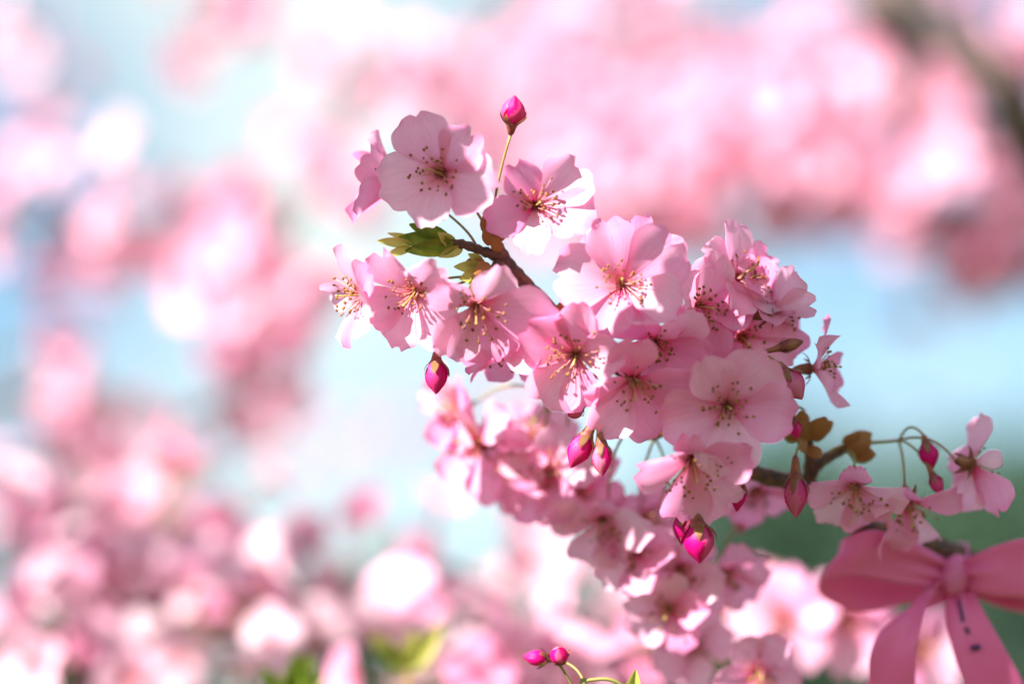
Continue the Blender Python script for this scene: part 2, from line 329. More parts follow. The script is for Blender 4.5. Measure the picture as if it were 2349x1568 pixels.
def bud(label, x, y, dz, axis, length=85, width=58, node_px=None, seed=0, sag=(0, 0, 0), calyx=0.42, mat=None, loose=0.0, sep=1.0, group='buds of the sharp cherry spray'):
    """axis: viewer-space direction from calyx to tip; (x, y) is the middle of the petals"""
    rg = random.Random(seed * 3 + 5); s = K * (FOCUS + dz) * 0.9; L = length * s; Wd = width * s * 0.95
    ax = cdir(*axis); c = P(x, y, dz) - ax * L * 0.5; Rm = frame(ax)
    root = tag(empty('flower_bud', c), label, 'bud', group); root.rotation_euler = Rm.to_euler()
    for k in range(5):       # overlapping wrapped petals
        m = MB(); rows = []; uvs = []; a0 = 72 * k + rg.uniform(-8, 8); off = 1.0 + 0.045 * (k % 3); op = loose * rg.uniform(.3, 1.2)
        for i in range(9):
            u = i / 8; r_ = 0.5 * Wd * off * (math.sin(math.pi * (0.10 + 0.83 * u ** 1.08)) ** 0.72) * (1 - .62 * u ** 5) * (1 + op * u); z = L * (u - 0.02) * (1 + 0.03 * (k % 2)) * (1 - 0.15 * op)
            row = []; uvr = []
            for j in range(8):
                v = -1 + 2 * j / 7; a = R(a0 + 62 * v + 46 * u); rr = r_ * (1 + 0.05 * v)
                row.append(Vector((math.cos(a) * rr, math.sin(a) * rr, z - L * 0.10 * v * v * u))); uvr.append((j / 7, u))
            rows.append(row); uvs.append(uvr)
        m.grid(rows, uvs); link('petal', m.mesh('petal'), mat or BUD, root)
    cl = L * calyx; ca = MB()
    prof = [(-.10, .66), (.06, .70), (.25, .52), (.6, .40), (.88, .30), (1.0, .13)]
    ca.grid([[Vector((math.cos(q) * r_ * Wd * .5, math.sin(q) * r_ * Wd * .5, -z_ * cl + 0.06 * L)) for q in [6.2832 * j / 10 for j in range(10)]] for z_, r_ in prof], wrap=True)
    co = link('calyx', ca.mesh('calyx'), CALYX, root)
    for k in range(5):
        m = MB(); rows = []; a0 = 72 * k + 30 + rg.uniform(-8, 8); out = rg.uniform(0.0, .22) * sep
        for i in range(6):
            u = i / 5; wd = (1 - u ** 1.3) * 0.62 + 0.04; r_ = 0.5 * Wd * (math.sin(math.pi * (0.16 + 0.5 * u)) ** 0.7) * 1.14 * (1 + out * u * u * 2)
            rows.append([Vector((math.cos(R(a0 + 36 * v * wd)) * r_, math.sin(R(a0 + 36 * v * wd)) * r_, L * (0.03 + 0.40 * u))) for v in (-1, 0, 1)])
        m.grid(rows); link('sepal', m.mesh('sepal'), SEPAL, co)
    if node_px:
        base = c - ax * (cl * 0.97 - 0.06 * L); end = P(*node_px); inv = (Matrix.Translation(c) @ Rm.to_4x4()).inverted(); dist = (end - base).length
        sg = (RT * sag[0] + UP * sag[1] - FW * sag[2]) * dist - ax * 0.25 * dist
        link('pedicel', pedicel_mesh(inv @ base, inv @ end, inv.to_3x3() @ sg, 0.00048, 0.00046), STALK, root)
    return root

# ------------------------------------------------------------------ the branch
def branch_pts(lst, n=8): return spline([P(*q[:3]) for q in lst], n)
def woody(name, lst, rads, parent, mat, n=8, sides=10, bump=0.12, seed=1):
    rg = random.Random(seed); pts = branch_pts(lst, n); m = MB(); rr = []
    for i in range(len(pts)):
        k = min(len(rads) - 1.001, i / n); a = int(k); base = lerp(rads[a], rads[a + 1], k - a) * K * FOCUS
        rr.append(base * (1 + bump * math.sin(i * 1.9 + seed) * rg.uniform(0.2, 1)))
    m.tube(pts, rr, sides, uvscale=1.0); return link(name, m.mesh(name), mat, parent)
br = tag(empty('cherry_branch', (0, 0, 0)), 'dark brown cherry branch running through the sharp blossoms to the ribbon bow', 'branch')
MAIN = [(1128, 520, .004), (1150, 585, .006), (1205, 650, .010), (1280, 722, .014), (1400, 830, .022), (1560, 965, .028), (1720, 1078, .032), (1860, 1118, .036),
        (1950, 1195, .042), (2150, 1258, .052), (2349, 1335, .062), (2800, 1500, .12), (3600, 1650, .35), (4400, 1500, .75), (5000, 1300, 1.2)]
woody('main_stem', MAIN, [9, 17, 17, 15, 17, 19, 21, 22, 24, 30, 34, 42, 60, 80, 95], br, BARK, n=10, sides=14)
woody('twig', [(1150, 590, .006), (1105, 575, .004), (1060, 560, .002), (1010, 556, .001)], [16, 11, 11, 8], br, BARK, bump=.2, seed=2)
woody('twig', [(1150, 600, .006), (1128, 625, .002), (1100, 640, .002)], [15, 14, 9], br, BARK, bump=.2, seed=3)
woody('twig', [(1850, 1112, .036), (1875, 1065, .034), (1930, 1030, .036), (1975, 1014, .038)], [17, 15, 13, 17], br, BARK, seed=4)
woody('twig', [(1850, 1112, .036), (1858, 1040, .030), (1850, 990, .028)], [13, 12, 14], br, BARK, seed=5)
woody('twig', [(1720, 1078, .032), (1640, 1000, .030), (1600, 880, .026), (1590, 830, .024)], [14, 12, 11, 9], br, BARK, seed=6)
woody('twig', [(1880, 1060, .034), (1930, 1022, .034), (2060, 1008, .036)], [6, 5, 4], br, STALK, seed=7, bump=0)
woody('twig', [(1560, 965, .028), (1500, 1000, .030), (1440, 985, .020), (1372, 982, .004)], [10, 9, 8, 7], br, SCALE, seed=8)
woody('twig', [(1400, 830, .022), (1330, 890, .030), (1260, 905, .034)], [9, 8, 7], br, SCALE, seed=9)
def scales(pts_, size, seed):
    rg = random.Random(seed)
    for (x, y, dz, ax, ay, az, s) in pts_:
        m = MB(); rows = []
        for i in range(6):
            u = i / 5; wd = math.sin(math.pi * (0.2 + 0.78 * u)) ** .8
            rows.append([Vector((v * .42 * wd, u, 0.22 * (1 - v * v) * wd + .12 * u * u)) for v in (-1, -.4, .4, 1)])
        m.grid(rows); o = link('bud_scale', m.mesh('bud_scale'), SCALE, br)
        d = cdir(ax, ay, az); z = cdir(rg.uniform(-.4, .4), rg.uniform(-.3, .3), 1); z = (z - d * z.dot(d)).normalized(); xx = d.cross(z)
        o.matrix_local = Matrix.Translation(P(x, y, dz)) @ Matrix((xx, d, z)).transposed().to_4x4() @ Matrix.Scale(s * K * FOCUS, 4)
scales([(1130, 560, 0, -.4, 1, .2, 44), (1142, 550, -.001, .3, 1, .3, 40), (1124, 535, .003, -.1, 1, -.2, 52), (1138, 575, -.002, .1, 1, .5, 40), (1125, 615, -.001, -.7, -.3, .5, 52), (1110, 610, .002, -.9, .1, .3, 50), (1135, 630, -.001, -.3, -.9, .5, 50),
        (1290, 720, .010, -.2, .9, .6, 36), (1305, 735, .010, .6, .4, .6, 34), (1850, 1010, .024, -.3, 1, .2, 62), (1835, 1000, .026, -.9, .3, .3, 52), (1862, 1005, .024, .5, .9, .3, 66), (1870, 990, .028, .8, .5, .1, 50),
        (1845, 1010, .022, -.4, -.5, .8, 48), (1858, 1025, .023, .5, -.6, .6, 46), (1840, 985, .025, -.2, .9, .5, 58), (1945, 1030, .033, .9, .35, .3, 64), (1950, 1020, .036, .9, .5, 0, 60), (1940, 1018, .033, .7, .8, .4, 44), (1955, 1038, .034, 1, 0, .3, 58), (1590, 850, .02, .2, 1, .4, 60), (1580, 855, .02, -.4, .9, .4, 55), (1600, 860, .02, .6, .7, .4, 52)], 1, 3)

# ------------------------------------------------------------------ the sharp spray
G2 = 'softly blurred blossoms hanging under the sharp spray'; G3 = 'shaded blossoms near the ribbon end of the branch'
B = blossom
B('shaded mauve blossom fully open toward the viewer, below the lone upright bud', 1015, 398, -.004, (-.28, .02, 1), [(108, 1.02, 1.1, 0), (48, 1.0, 1.0, .35), (-18, 1.05, 1.1, -.1), (-96, .98, .95, .2), (192, 1.02, 1.05, 0)], 134, (1118, 528, .004), 1, stamen_bend=(-.35, .1))
B('pale blossom seen edge-on, tucked behind the fully open mauve blossom', 915, 430, .014, (-.75, .25, -.1), [(100, 1, 1, .4), (30, .9, .9, .3), (-40, 1, 1, .2), (-110, 1, 1, .4), (172, 1, 1, .5)], 128, (1090, 560, .005), 2)
B('half sunlit white blossom with orange centre beside the mauve blossom', 1228, 472, -.003, (.06, .05, 1), [(117, .95, .82, .35), (42, 1.05, 1.1, 0), (-22, 1.05, 1.12, 0), (-88, .98, .8, .15), (203, .98, .85, .1, {'ruf': .11})], 122, (1140, 540, .005), 3, stamen_bend=(.15, 0))
B('outermost blossom in profile near the green shoot, pale stamens spraying outward', 836, 676, 0, (-.92, -.05, .42), [(95, 1, .9, .2), (35, .95, 1, 0), (-30, 1.05, 1.1, 0), (-95, 1.05, .9, .1), (170, .85, .9, .3)], 112, (1095, 632, .003), 4, st=1.15, sag=(0, -.15, -.1))
B('drooping blossom with white lower petal between the profile blossom and the pink-rayed one', 955, 668, -.004, (-.28, -.38, .85), [(128, 1.0, .95, 0), (58, 1.0, 1.05, .1), (-42, 1.0, 1.05, .1), (-97, 1.02, .9, .1), (196, .95, 1, 0)], 122, (1100, 636, .003), 5, stamen_bend=(-.15, -.15))
B('drooping blossom with pink rays of stamens under the twig node', 1092, 698, -.008, (.02, -.52, .82), [(140, .98, 1, 0), (62, .95, .95, 0, {'ruf': .10}), (-12, 1.42, 1.25, -.05), (-68, 1.0, .95, .2, {'ruf': .08}), (-124, 1.02, 1, .2)], 124, (1108, 640, .003), 6, st=1.15, stamen_bend=(0, -.1))
B('white ruffled blossom facing down behind the pink-rayed blossom', 1175, 780, .008, (.25, -.85, .35), 20, 120, (1285, 730, .014), 7, ruf=.09, sag=(0, .2, 0))
B('large white sunlit blossom with coral centre at the top of the spray', 1428, 652, -.006, (-.05, .12, 1), [(102, 1.08, .9, .15, {'ruf': .10}), (38, 1.1, 1.12, 0), (-38, 1.05, 1.05, .12), (-104, 1.0, 1, .1), (176, 1.08, 1.1, 0)], 136, (1300, 735, .014), 8)
B('pink petalled blossom peeping out behind the large white blossom', 1448, 600, .016, (.1, .75, -.3), 60, 118, (1310, 745, .015), 9)
B('blossom with a long fan of orange stamens at the heart of the spray', 1322, 812, -.006, (-.08, -.22, .95), [(82, 1.05, .9, .1), (158, 1.05, 1.1, 0), (-128, 1.0, 1.15, 0), (-66, .95, .95, .15), (10, .95, .95, .2)], 126, (1330, 772, .018), 10, st=1.12, stamen_bend=(-.05, -.15))
B('pink blossom with crimson star throat below the large white blossom', 1502, 782, -.001, (.05, -.45, .75), [(122, 1.05, 1.0, .1), (58, 1.1, 1.05, .05), (-15, 1.0, .9, 0), (-85, .9, .9, .2), (195, .9, .9, .2)], 120, (1400, 830, .022), 11, st=.8)
B('deep pink throated blossom turned aside with pale stamens', 1600, 702, .006, (.42, -.08, .9), [(75, 1.05, .95, .1), (150, 1.0, .9, .3), (-145, .9, .9, .2), (-70, 1.05, .95, 0), (5, .95, .95, .2)], 118, (1590, 838, .024), 12, st=.9)
B('upper blossom with whitish tip petal and feathery pink stamens', 1688, 640, .012, (.55, .38, .55), [(95, 1.05, .95, 0), (160, 1.0, .95, .1), (-130, .95, 1, 0), (-50, 1, 1, .1), (20, .95, .9, .2)], 118, (1592, 836, .024), 13)
B('blossom seen from behind with pointed upper petal and violet lower petal', 1765, 715, .010, (.62, .2, -.35), [(60, 1.15, .7, .1), (-5, 1.1, 1, 0), (-70, 1.1, 1, .1), (190, .9, .9, .2), (125, .95, .9, .2)], 116, (1600, 850, .024), 14)
B('pink petals of the blossom just above the dark sepals', 1700, 770, .016, (.1, -.2, .7), 35, 120, (1610, 870, .025), 15)
B('blossom in profile beyond the dark purple bud with one sunlit frilled petal', 1862, 845, .014, (.8, .05, .12), [(70, 1.1, .8, .1), (10, .9, .9, .4), (-50, 1.05, 1, .1, {'ruf': .1}), (-130, .9, 1, .1), (140, .9, .9, .1)], 108, (1640, 985, .03), 16, sag=(0, -.2, 0))
B('large round blossom facing the viewer with a brown stamen cluster', 1668, 930, -.008, (0, -.05, 1), [(52, 1.02, 1.12, .1), (124, .98, .95, .1), (196, 1.05, 1.12, -.05), (-84, 1.12, 1.12, -.05), (-14, 1.05, 1.1, 0)], 138, (1660, 1015, .03), 17)
B('hanging rose blossom with red brush of stamens beside the large round blossom', 1452, 868, -.006, (.04, -.52, .8), [(92, 1.0, .95, 0), (8, 1.05, 1.05, 0), (-58, 1.12, 1.1, 0), (-122, 1.08, 1.0, .05), (172, .9, .8, .1)], 126, (1400, 832, .022), 18, st=1.15, stamen_bend=(.02, -.1))
B('lowest sharp blossom nodding with brown dotted anthers spread over its petals', 1588, 1048, -.010, (.08, -.62, .74), [(100, .7, .85, 0), (168, 1.1, .95, 0), (18, 1.0, .95, 0), (-48, 1.08, 1.12, -.05), (-108, 1.10, 1.05, -.05)], 130, (1690, 1058, .03), 19, st=1.3, stamen_bend=(.02, -.05))
# softer ones below
B('blurred white-edged blossom turned sideways, outermost of the lower cluster', 1105, 1015, .054, (-.75, .05, .55), [(110, 1.25, .8, .1), (170, .9, .9, .1), (-120, .95, .9, .1), (-60, 1.05, .95, 0), (30, 1.0, 1, 0)], 116, (1262, 905, .034), 20, group=G2)
B('blurred blossom with deep pink lower petal and pale orange stamens', 1262, 1085, .050, (-.3, .05, .85), [(150, 1, .95, 0), (80, 1, .9, .2), (10, 1.05, .9, 0), (-50, 1, 1, 0), (-135, 1.05, 1.05, 0)], 116, (1300, 895, .032), 21, group=G2)
B('blurred white blossom facing up between the two lower stalks', 1225, 1010, .060, (0, .7, .5), 30, 104, (1262, 905, .034), 22, group=G2)
B('blurred blossom hanging from an orange calyx with one long white petal', 1385, 1188, .044, (-.25, -.5, .7), [(15, 1.15, .9, .1), (90, .8, .9, .1), (165, 1.05, 1, 0), (-55, .95, 1, .3), (-120, .95, 1, .3)], 112, (1440, 985, .020), 23, group=G2, sag=(-.1, .1, 0))
B('blurred white cupped blossom with vivid pink throat below the lower stalks', 1462, 1262, .048, (-.25, .08, .9), [(80, .85, .9, .5), (150, 1.0, .95, .4), (-140, 1.0, 1, .3), (-75, 1.0, 1, .3), (5, 1.05, .95, .3)], 104, (1500, 1000, .030), 24, group=G2, sag=(.25, .1, 0))
B('blurred pale blossom between the vivid hanging bud and the lower cluster', 1052, 930, .058, (-.8, -.1, .5), [(100, 1.0, .9, .2), (160, .9, .9, .2), (-120, 1, .95, .1), (-55, 1.05, 1, 0), (20, .95, .9, .1)], 100, (1258, 906, .034), 40, group=G2, sag=(0, .25, 0))
B('blurred rose blossom wedged between the outermost and the orange-stamened lower blossoms', 1175, 1062, .058, (-.5, -.2, .7), 70, 108, (1262, 905, .034), 41, group=G2)
B('blurred white-tipped blossom above the long white petal of the lower cluster', 1335, 1120, .056, (-.1, .2, .9), 40, 100, (1372, 985, .006), 42, group=G2, ruf=.09)
B('small pale blossom beside the olive stalk under the nodding blossom', 1478, 1190, .056, (.3, .25, .8), 10, 80, (1502, 1000, .030), 43, group=G2)
B('blurred mauve blossom under the big rose bud', 1560, 1300, .050, (-.1, -.5, .8), 65, 104, (1560, 1150, .06), 44, group=G2)
B('rose blossom filling the gap between crimson-star and deep-throated blossoms', 1580, 800, .014, (-.1, -.3, .85), 15, 118, (1590, 850, .024), 45)
B('pale pink blossom seen half from behind beside the feathery-stamened one', 1735, 690, .020, (.5, .4, .2), 10, 118, (1600, 850, .025), 46)
B('faint lilac blossom under the white cupped blossom', 1535, 1392, .050, (-.2, -.3, .8), 15, 96, (1600, 1230, .06), 25, group=G2)
B('shaded pink blossom with tilted petals under the rose-coloured hanging bud', 1665, 1305, .060, (.2, -.5, .8), 10, 92, (1700, 1200, .07), 26, group=G2)
B('magenta shaded blossom half hidden behind the bare branch', 1730, 1118, .055, (.2, -.6, .5), 40, 88, (1740, 1082, .034), 27, group=G3)
B('shaded pink bell-like blossom drooping under the branch fork', 1962, 1108, .018, (-.05, -.78, .6), [(95, .7, .9, 0), (165, 1.0, .95, .1), (20, 1.0, .95, .1), (-60, 1.0, 1.05, .05), (-125, 1.0, 1.0, .05)], 118, (1935, 1032, .034), 28, group=G3, sag=(.2, .2, 0), st=1.1)
B('shaded pink bell-like blossom touching a loop of the ribbon', 2082, 1148, .024, (.05, -.7, .6), [(100, .8, .9, 0), (30, 1, .9, 0), (160, .9, .9, .1), (-60, 1.05, 1, .05), (-115, 1.05, 1.0, .05)], 116, (2060, 1008, .036), 29, group=G3, sag=(.05, .2, 0), st=1.1)
B('shaded mauve blossom seen from behind at the end of the arching stalk', 2225, 1062, .020, (.55, -.1, -.35), [(65, 1.0, 1, .1), (5, 1.0, 1, .1), (-60, 1.0, 1, .1), (-115, 1.1, .95, 0), (150, .6, .8, .2)], 112, (2060, 1008, .036), 30, group=G3, sag=(.1, .28, 0))
# flowers lower right, further back
GW = 'pale blossoms behind the ribbon tails'
woody('side_shoot', [(2050, 1255, .05), (1960, 1350, .14), (1850, 1420, .19), (1740, 1490, .12), (1700, 1600, .09)], [16, 15, 12, 10, 8], br, BARKFAR, seed=11)
B('soft white blossom with coral eye next to the lilac shaded blossom', 1800, 1425, .165, (-.2, .2, 1), 20, 116, (1850, 1420, .19), 31, group=GW)
B('soft white blossom with red eye between the ribbon loops and tails', 1945, 1425, .17, (-.05, .15, 1), 55, 116, (1930, 1370, .155), 32, group=GW)
B('soft white blossom between the two ribbon tails', 2110, 1490, .17, (.2, .15, .9), 5, 106, (1960, 1350, .14), 33, group=GW)
B('lilac shaded blossom below the coral-eyed white blossom', 1735, 1540, .050, (.1, -.1, 1), 48, 96, (1715, 1530, .095), 34, group=GW)
B('dim mauve blossom between the big rose bud and the coral-eyed white blossom', 1590, 1480, .085, (-.2, .1, .9), 80, 100, (1740, 1490, .12), 35, group=GW)

# ------------------------------------------------------------------ buds
bud('lone crimson bud held upright on a thin stalk above the spray', 1178, 252, -.002, (.12, 1, .35), 78, 56, (1136, 535, .004), 1, loose=.28, sag=(-.12, 0, 0), sep=1.8)
bud('vivid pink bud hanging under the drooping blossoms with tiny green sepals', 1001, 866, -.002, (0, -1, .15), 84, 58, (1098, 640, .003), 2, sag=(.1, .1, -.1), sep=1.6)
bud('tilted paler one of two dangling buds sharing a twig', 1328, 1035, -.004, (-.5, -1, .1), 92, 60, (1374, 984, .004), 3, sag=(0, .2, 0), calyx=.6)
bud('upright darker one of two dangling buds sharing a twig', 1381, 1055, -.006, (.02, -1, .1), 82, 50, (1372, 984, .004), 4, calyx=.7)
bud('small crimson bud tip peeping below the orange-stamened blossom', 1318, 944, .004, (-.5, -.3, .4), 46, 40, (1335, 890, .029), 5)
bud('big rose bud hanging straight down under the nodding dotted blossom', 1604, 1246, -.004, (.04, -1, .12), 100, 78, (1620, 1010, .03), 6, sep=1.2)
bud('dusky bud hidden just behind the big rose bud', 1568, 1212, .012, (-.12, -1, 0), 82, 56, (1610, 1015, .03), 7)
bud('plum red bud hanging from the branch fork on two stalks', 1826, 1140, .010, (0, -1, .1), 104, 60, (1850, 1010, .026), 8, calyx=.6)
bud('dark purple bud among dark sepals at the edge of the cluster', 1820, 884, -.002, (.55, -.85, .2), 84, 66, (1645, 985, .03), 9, sag=(0, .35, 0))
bud('small magenta bud in front of the brown bud scales', 1825, 985, .012, (.1, -1, .3), 48, 34, (1845, 940, .026), 10)
bud('violet pink bud hanging from the arching side stalk', 2132, 1045, .022, (.25, -1, .2), 66, 50, (2062, 1009, .036), 11, sag=(0, .25, 0))
bud('slender dark bud drooping beside the mauve back-turned blossom', 2150, 1112, .020, (.45, -1, .1), 56, 34, (2060, 1010, .036), 12, calyx=.9)
bud('purple bud sliver beside the nodding dotted blossom', 1694, 1140, .006, (-.1, -1, 0), 74, 40, (1705, 1062, .03), 13)
bud('dark closed bud with long calyx above the purple bud', 1815, 790, .002, (.9, .25, .1), 64, 34, (1612, 880, .025), 14, calyx=.9, mat=CALYX)
bud('dark teardrop bud against the edge of the large round blossom', 1800, 916, -.002, (.8, -.6, .2), 56, 30, (1640, 990, .03), 15, calyx=.6, mat=CALYX)
bud('dull red bud blurred below the bare stretch of branch', 1700, 1195, .075, (0, -1, 0), 62, 44, (1745, 1085, .034), 16)
bud('bright crimson bud rising on a bent stalk beside a yellow leaf tip', 1283, 1500, -.006, (-.05, .7, .7), 52, 46, (1335, 1620, .0), 17, sag=(.05, .15, 0))
bud('pale rimmed pink bud lying beside the bright crimson bud', 1228, 1508, .012, (-1, .1, .1), 62, 42, (1340, 1620, .002), 18, sag=(.1, .3, 0))
# shoot carrying the bottom buds
sh = tag(empty('leafy_shoot', P(1340, 1640, 0)), 'green shoot with a yellow leaf tip carrying the bright crimson bud', 'shoot')
inv = Matrix.Translation(-P(1340, 1640, 0))
def leaf_rows(a, b, wid, curl, zdir, rg=None):
    ax = b - a; side = ax.cross(zdir).normalized(); nrm = side.cross(ax).normalized(); rows = []
    for i in range(8):
        u = i / 7; wd = math.sin(math.pi * min(.985, 0.06 + 0.92 * u ** .85)) ** .8
        rows.append([a + ax * u + side * (v * wid * .5 * wd) + nrm * (wid * (0.35 * v * v * wd + curl * u * u + .05 * math.sin(9 * u) * abs(v))) for v in (-1, -.5, 0, .5, 1)])
    return rows
def leaf(parent, inv, a, b, wid, curl, mat):
    m = MB(); m.grid([[inv @ p for p in r_] for r_ in leaf_rows(a, b, wid, curl, -FW)]); return link('leaf', m.mesh('leaf'), mat, parent)
m = MB(); m.tube([inv @ p for p in spline([P(1330, 1760, 0), P(1340, 1640, 0), P(1338, 1556, -.002)], 6)], [.0011] * 12 + [.0009], 8); link('stem', m.mesh('stem'), STALK, sh)
m = MB(); m.tube([inv @ p for p in spline([P(1338, 1560, -.002), P(1400, 1558, -.002), P(1455, 1590, .0)], 6)], .0006, 7); link('stalk', m.mesh('stalk'), STALK, sh)
leaf(sh, inv, P(1440, 1640, .004), P(1458, 1535, .004), .006, .1, LEAFTIP)
# young leaves on the twig left of the node
ls = tag(empty('leafy_shoot', P(1010, 556, .001)), 'fresh green shoot with yellow tips at the end of the lit twig', 'shoot'); inv = Matrix.Translation(-P(1010, 556, .001))
for (x0, y0, z0, x1, y1, z1, wd, cu_, mt) in [(1040, 560, 0, 915, 545, .002, .0062, .1, LEAF), (1045, 565, .001, 930, 575, -.001, .0056, -.1, LEAF), (1035, 550, .002, 940, 515, .004, .005, .15, LEAF), (1040, 560, .003, 1000, 530, -.004, .004, .2, LEAFTIP),
        (945, 560, 0, 866, 552, 0, .0032, .2, LEAFTIP), (945, 568, 0, 884, 585, -.001, .0028, -.3, LEAFTIP), (960, 552, .003, 890, 535, .004, .0022, .3, LEAFTIP), (1060, 570, .002, 1005, 590, -.002, .0035, .1, LEAFTIP)]:
    leaf(ls, inv, P(x0, y0, z0), P(x1, y1, z1), wd, cu_, mt)
ls2 = tag(empty('leafy_shoot', P(1095, 632, .002)), 'small cupped yellow-green leaflets at the branch node', 'shoot'); inv = Matrix.Translation(-P(1095, 632, .002))
for (x0, y0, z0, x1, y1, z1, wd, cu_) in [(1110, 612, 0, 1040, 612, -.002, .004, .2), (1105, 625, -.002, 1055, 640, -.003, .0045, -.2), (1105, 600, .002, 1070, 580, -.002, .003, .3), (1100, 635, .0, 1072, 652, -.004, .003, .1)]:
    leaf(ls2, inv, P(x0, y0, z0), P(x1, y1, z1), wd, cu_, LEAFTIP)

# ------------------------------------------------------------------ ribbon bow
RD = .055
rb = tag(empty('ribbon_bow', P(2190, 1320, RD)), 'pink satin ribbon tied in a bow round the branch, with dark pen marks', 'ribbon')
RI = Matrix.Translation(-P(2190, 1320, RD))
def strip(name, ctr, parent=rb, mat=RIB, thick=0.00025):
    """ctr: (x, y, dz, half-width px, edge dir (a, b, c))"""
    pts = spline([P(*q[:3]) for q in ctr], 6); m = MB(); top = []; bot = []; n = len(pts)
    for i, p in enumerate(pts):
        k = min(len(ctr) - 1.001, i / 6); a = int(k); f = k - a; hw = lerp(ctr[a][3], ctr[a + 1][3], f) * K * (FOCUS + RD)
        e = (cdir(*ctr[a][4]) * (1 - f) + cdir(*ctr[a + 1][4]) * f).normalized(); t = (pts[min(i + 1, n - 1)] - pts[max(0, i - 1)]).normalized()
        nn = t.cross(e).normalized() * thick
        top.append([RI @ (p + e * hw * v + nn + nn * 3 * math.sin(3.1 * v + i * .35) + nn.normalized() * .0016 * math.sin(7.5 * v + i * .15) * max(0.0, 1 - (min(i, n - 1 - i) if name == 'loop' else i) / 9)) for v in (-1, -.8, -.6, -.4, -.2, 0, .2, .4, .6, .8, 1)]); bot.append([q - (nn * 2) for q in top[-1]])
    rows = [[r_[0] for r_ in [top[i]]] + top[i][1:] + bot[i][::-1] for i in range(n)]
    m.grid(rows, wrap=True); return link(name, m.mesh(name), mat, parent)
strip('loop', [(2180, 1318, RD - .006, 30, (.1, 1, .2)), (2080, 1288, RD - .016, 52, (.2, 1, .25)), (1985, 1270, RD - .022, 62, (.25, 1, .5)), (1915, 1280, RD - .010, 66, (.35, .9, .7)), (1918, 1318, RD + .008, 66, (.45, 1, .4)), (2000, 1345, RD + .012, 62, (.45, 1, -.1)), (2090, 1338, RD + .010, 46, (.2, 1, -.2)), (2180, 1324, RD + .002, 28, (0, 1, 0))])
strip('loop', [(2200, 1320, RD - .006, 30, (-.1, 1, .2)), (2270, 1312, RD - .018, 58, (-.1, 1, .25)), (2360, 1300, RD - .024, 76, (-.1, 1, .4)), (2470, 1300, RD - .008, 80, (-.2, 1, .6)), (2450, 1345, RD + .012, 70, (-.2, 1, .2)), (2320, 1350, RD + .012, 50, (-.1, 1, -.2)), (2200, 1326, RD + .002, 28, (0, 1, 0))])
strip('tail', [(2185, 1335, RD - .004, 34, (.35, 1, .2)), (2110, 1375, RD - .012, 52, (.8, .8, .2)), (2062, 1450, RD - .018, 52, (1, .25, .1)), (2046, 1540, RD - .018, 52, (1, .05, .2)), (2052, 1680, RD - .010, 54, (1, -.1, .2)), (2080, 1860, RD - .002, 60, (1, -.15, .1))])
rt = strip('tail', [(2195, 1335, RD - .004, 26, (1, .1, .2)), (2210, 1400, RD - .012, 42, (1, .25, .2)), (2240, 1480, RD - .016, 54, (1, .35, .15)), (2280, 1570, RD - .016, 62, (1, .4, .1)), (2340, 1700, RD - .010, 62, (1, .4, .1)), (2420, 1850, RD - .002, 62, (1, .4, .1))])
m = MB(); m.ball(RI @ P(2192, 1318, RD - .008), .0052, stretch=(UP + RT * .2, 1.35), seg=12, rings=8); link('knot', m.mesh('knot'), RIB, rb)
m = MB(); cen = P(2190, 1285, RD); m.grid([[RI @ (cen + (FW * math.cos(q) + UP * math.sin(q)) * .0062 + RT * e) for e in (-.004, 0, .004)] for q in [6.2832 * j / 16 for j in range(17)]]); link('wrap', m.mesh('wrap'), RIB, rb)
def ink(pts, r_=.0007):
    m = MB(); m.tube([RI @ P(*q) for q in pts], r_, 6); link('pen_mark', m.mesh('pen_mark'), INK, rt)
ink([(2200, 1375, RD - .0105), (2207, 1405, RD - .0130), (2209, 1425, RD - .0140)]); ink([(2215, 1438, RD - .0148), (2222, 1452, RD - .0154)]); ink([(2228, 1484, RD - .0170), (2240, 1486, RD - .0170), (2246, 1479, RD - .0168)], .001)

# ------------------------------------------------------------------ boughs and blossoms behind
def bg_blossom_mesh(seed):
    rg = random.Random(seed); m = MB(); S = 1.0
    op = rg.uniform(-.1, .45)
    for k in range(5):
        rows, uvs = petal_rows(1.05 * rg.uniform(.9, 1.08), rg.uniform(.9, 1.05), R(34 + op * 40), R(-4 + op * 60 + rg.uniform(-15, 15)), .2, .1, .06, rg, nu=6, nv=5)
        M = Matrix.Rotation(R(72 * k + rg.uniform(-6, 6)), 4, 'Z') @ Matrix.Translation((0, .05, .02))
        m.grid([[M @ p for p in r_] for r_ in rows], uvs, 0)
    for k in range(14):
        th = rg.uniform(0, 6.28); cn = rg.uniform(.1, .9); d = Vector((math.cos(th) * math.sin(cn), math.sin(th) * math.sin(cn), math.cos(cn)))
        m.tube([Vector((0, 0, .02)), d * .3, d * .6], [.014, .01, .03], 3, 1)
    m.tube([Vector((0, 0, .03)), Vector((0, 0, -.2)), Vector((0, 0, -.45))], [.12, .12, .04], 6, 2)
    L_ = rg.uniform(1.5, 2.1); s_ = Vector((rg.uniform(-.3, .3), rg.uniform(-.3, .3), 0))
    m.tube(bez(Vector((0, 0, -.4)), Vector((0, 0, -.4 - L_ * .5)) + s_, Vector((0, 0, -.4 - L_)), 4), .032, 5, 3)
    return m.mesh('cherry_blossom', mats=[PETBG, FILA, CALYX, STALK]), .4 + L_, m
PROT = [bg_blossom_mesh(s) for s in range(8)]
mass = {}
counter = [0]
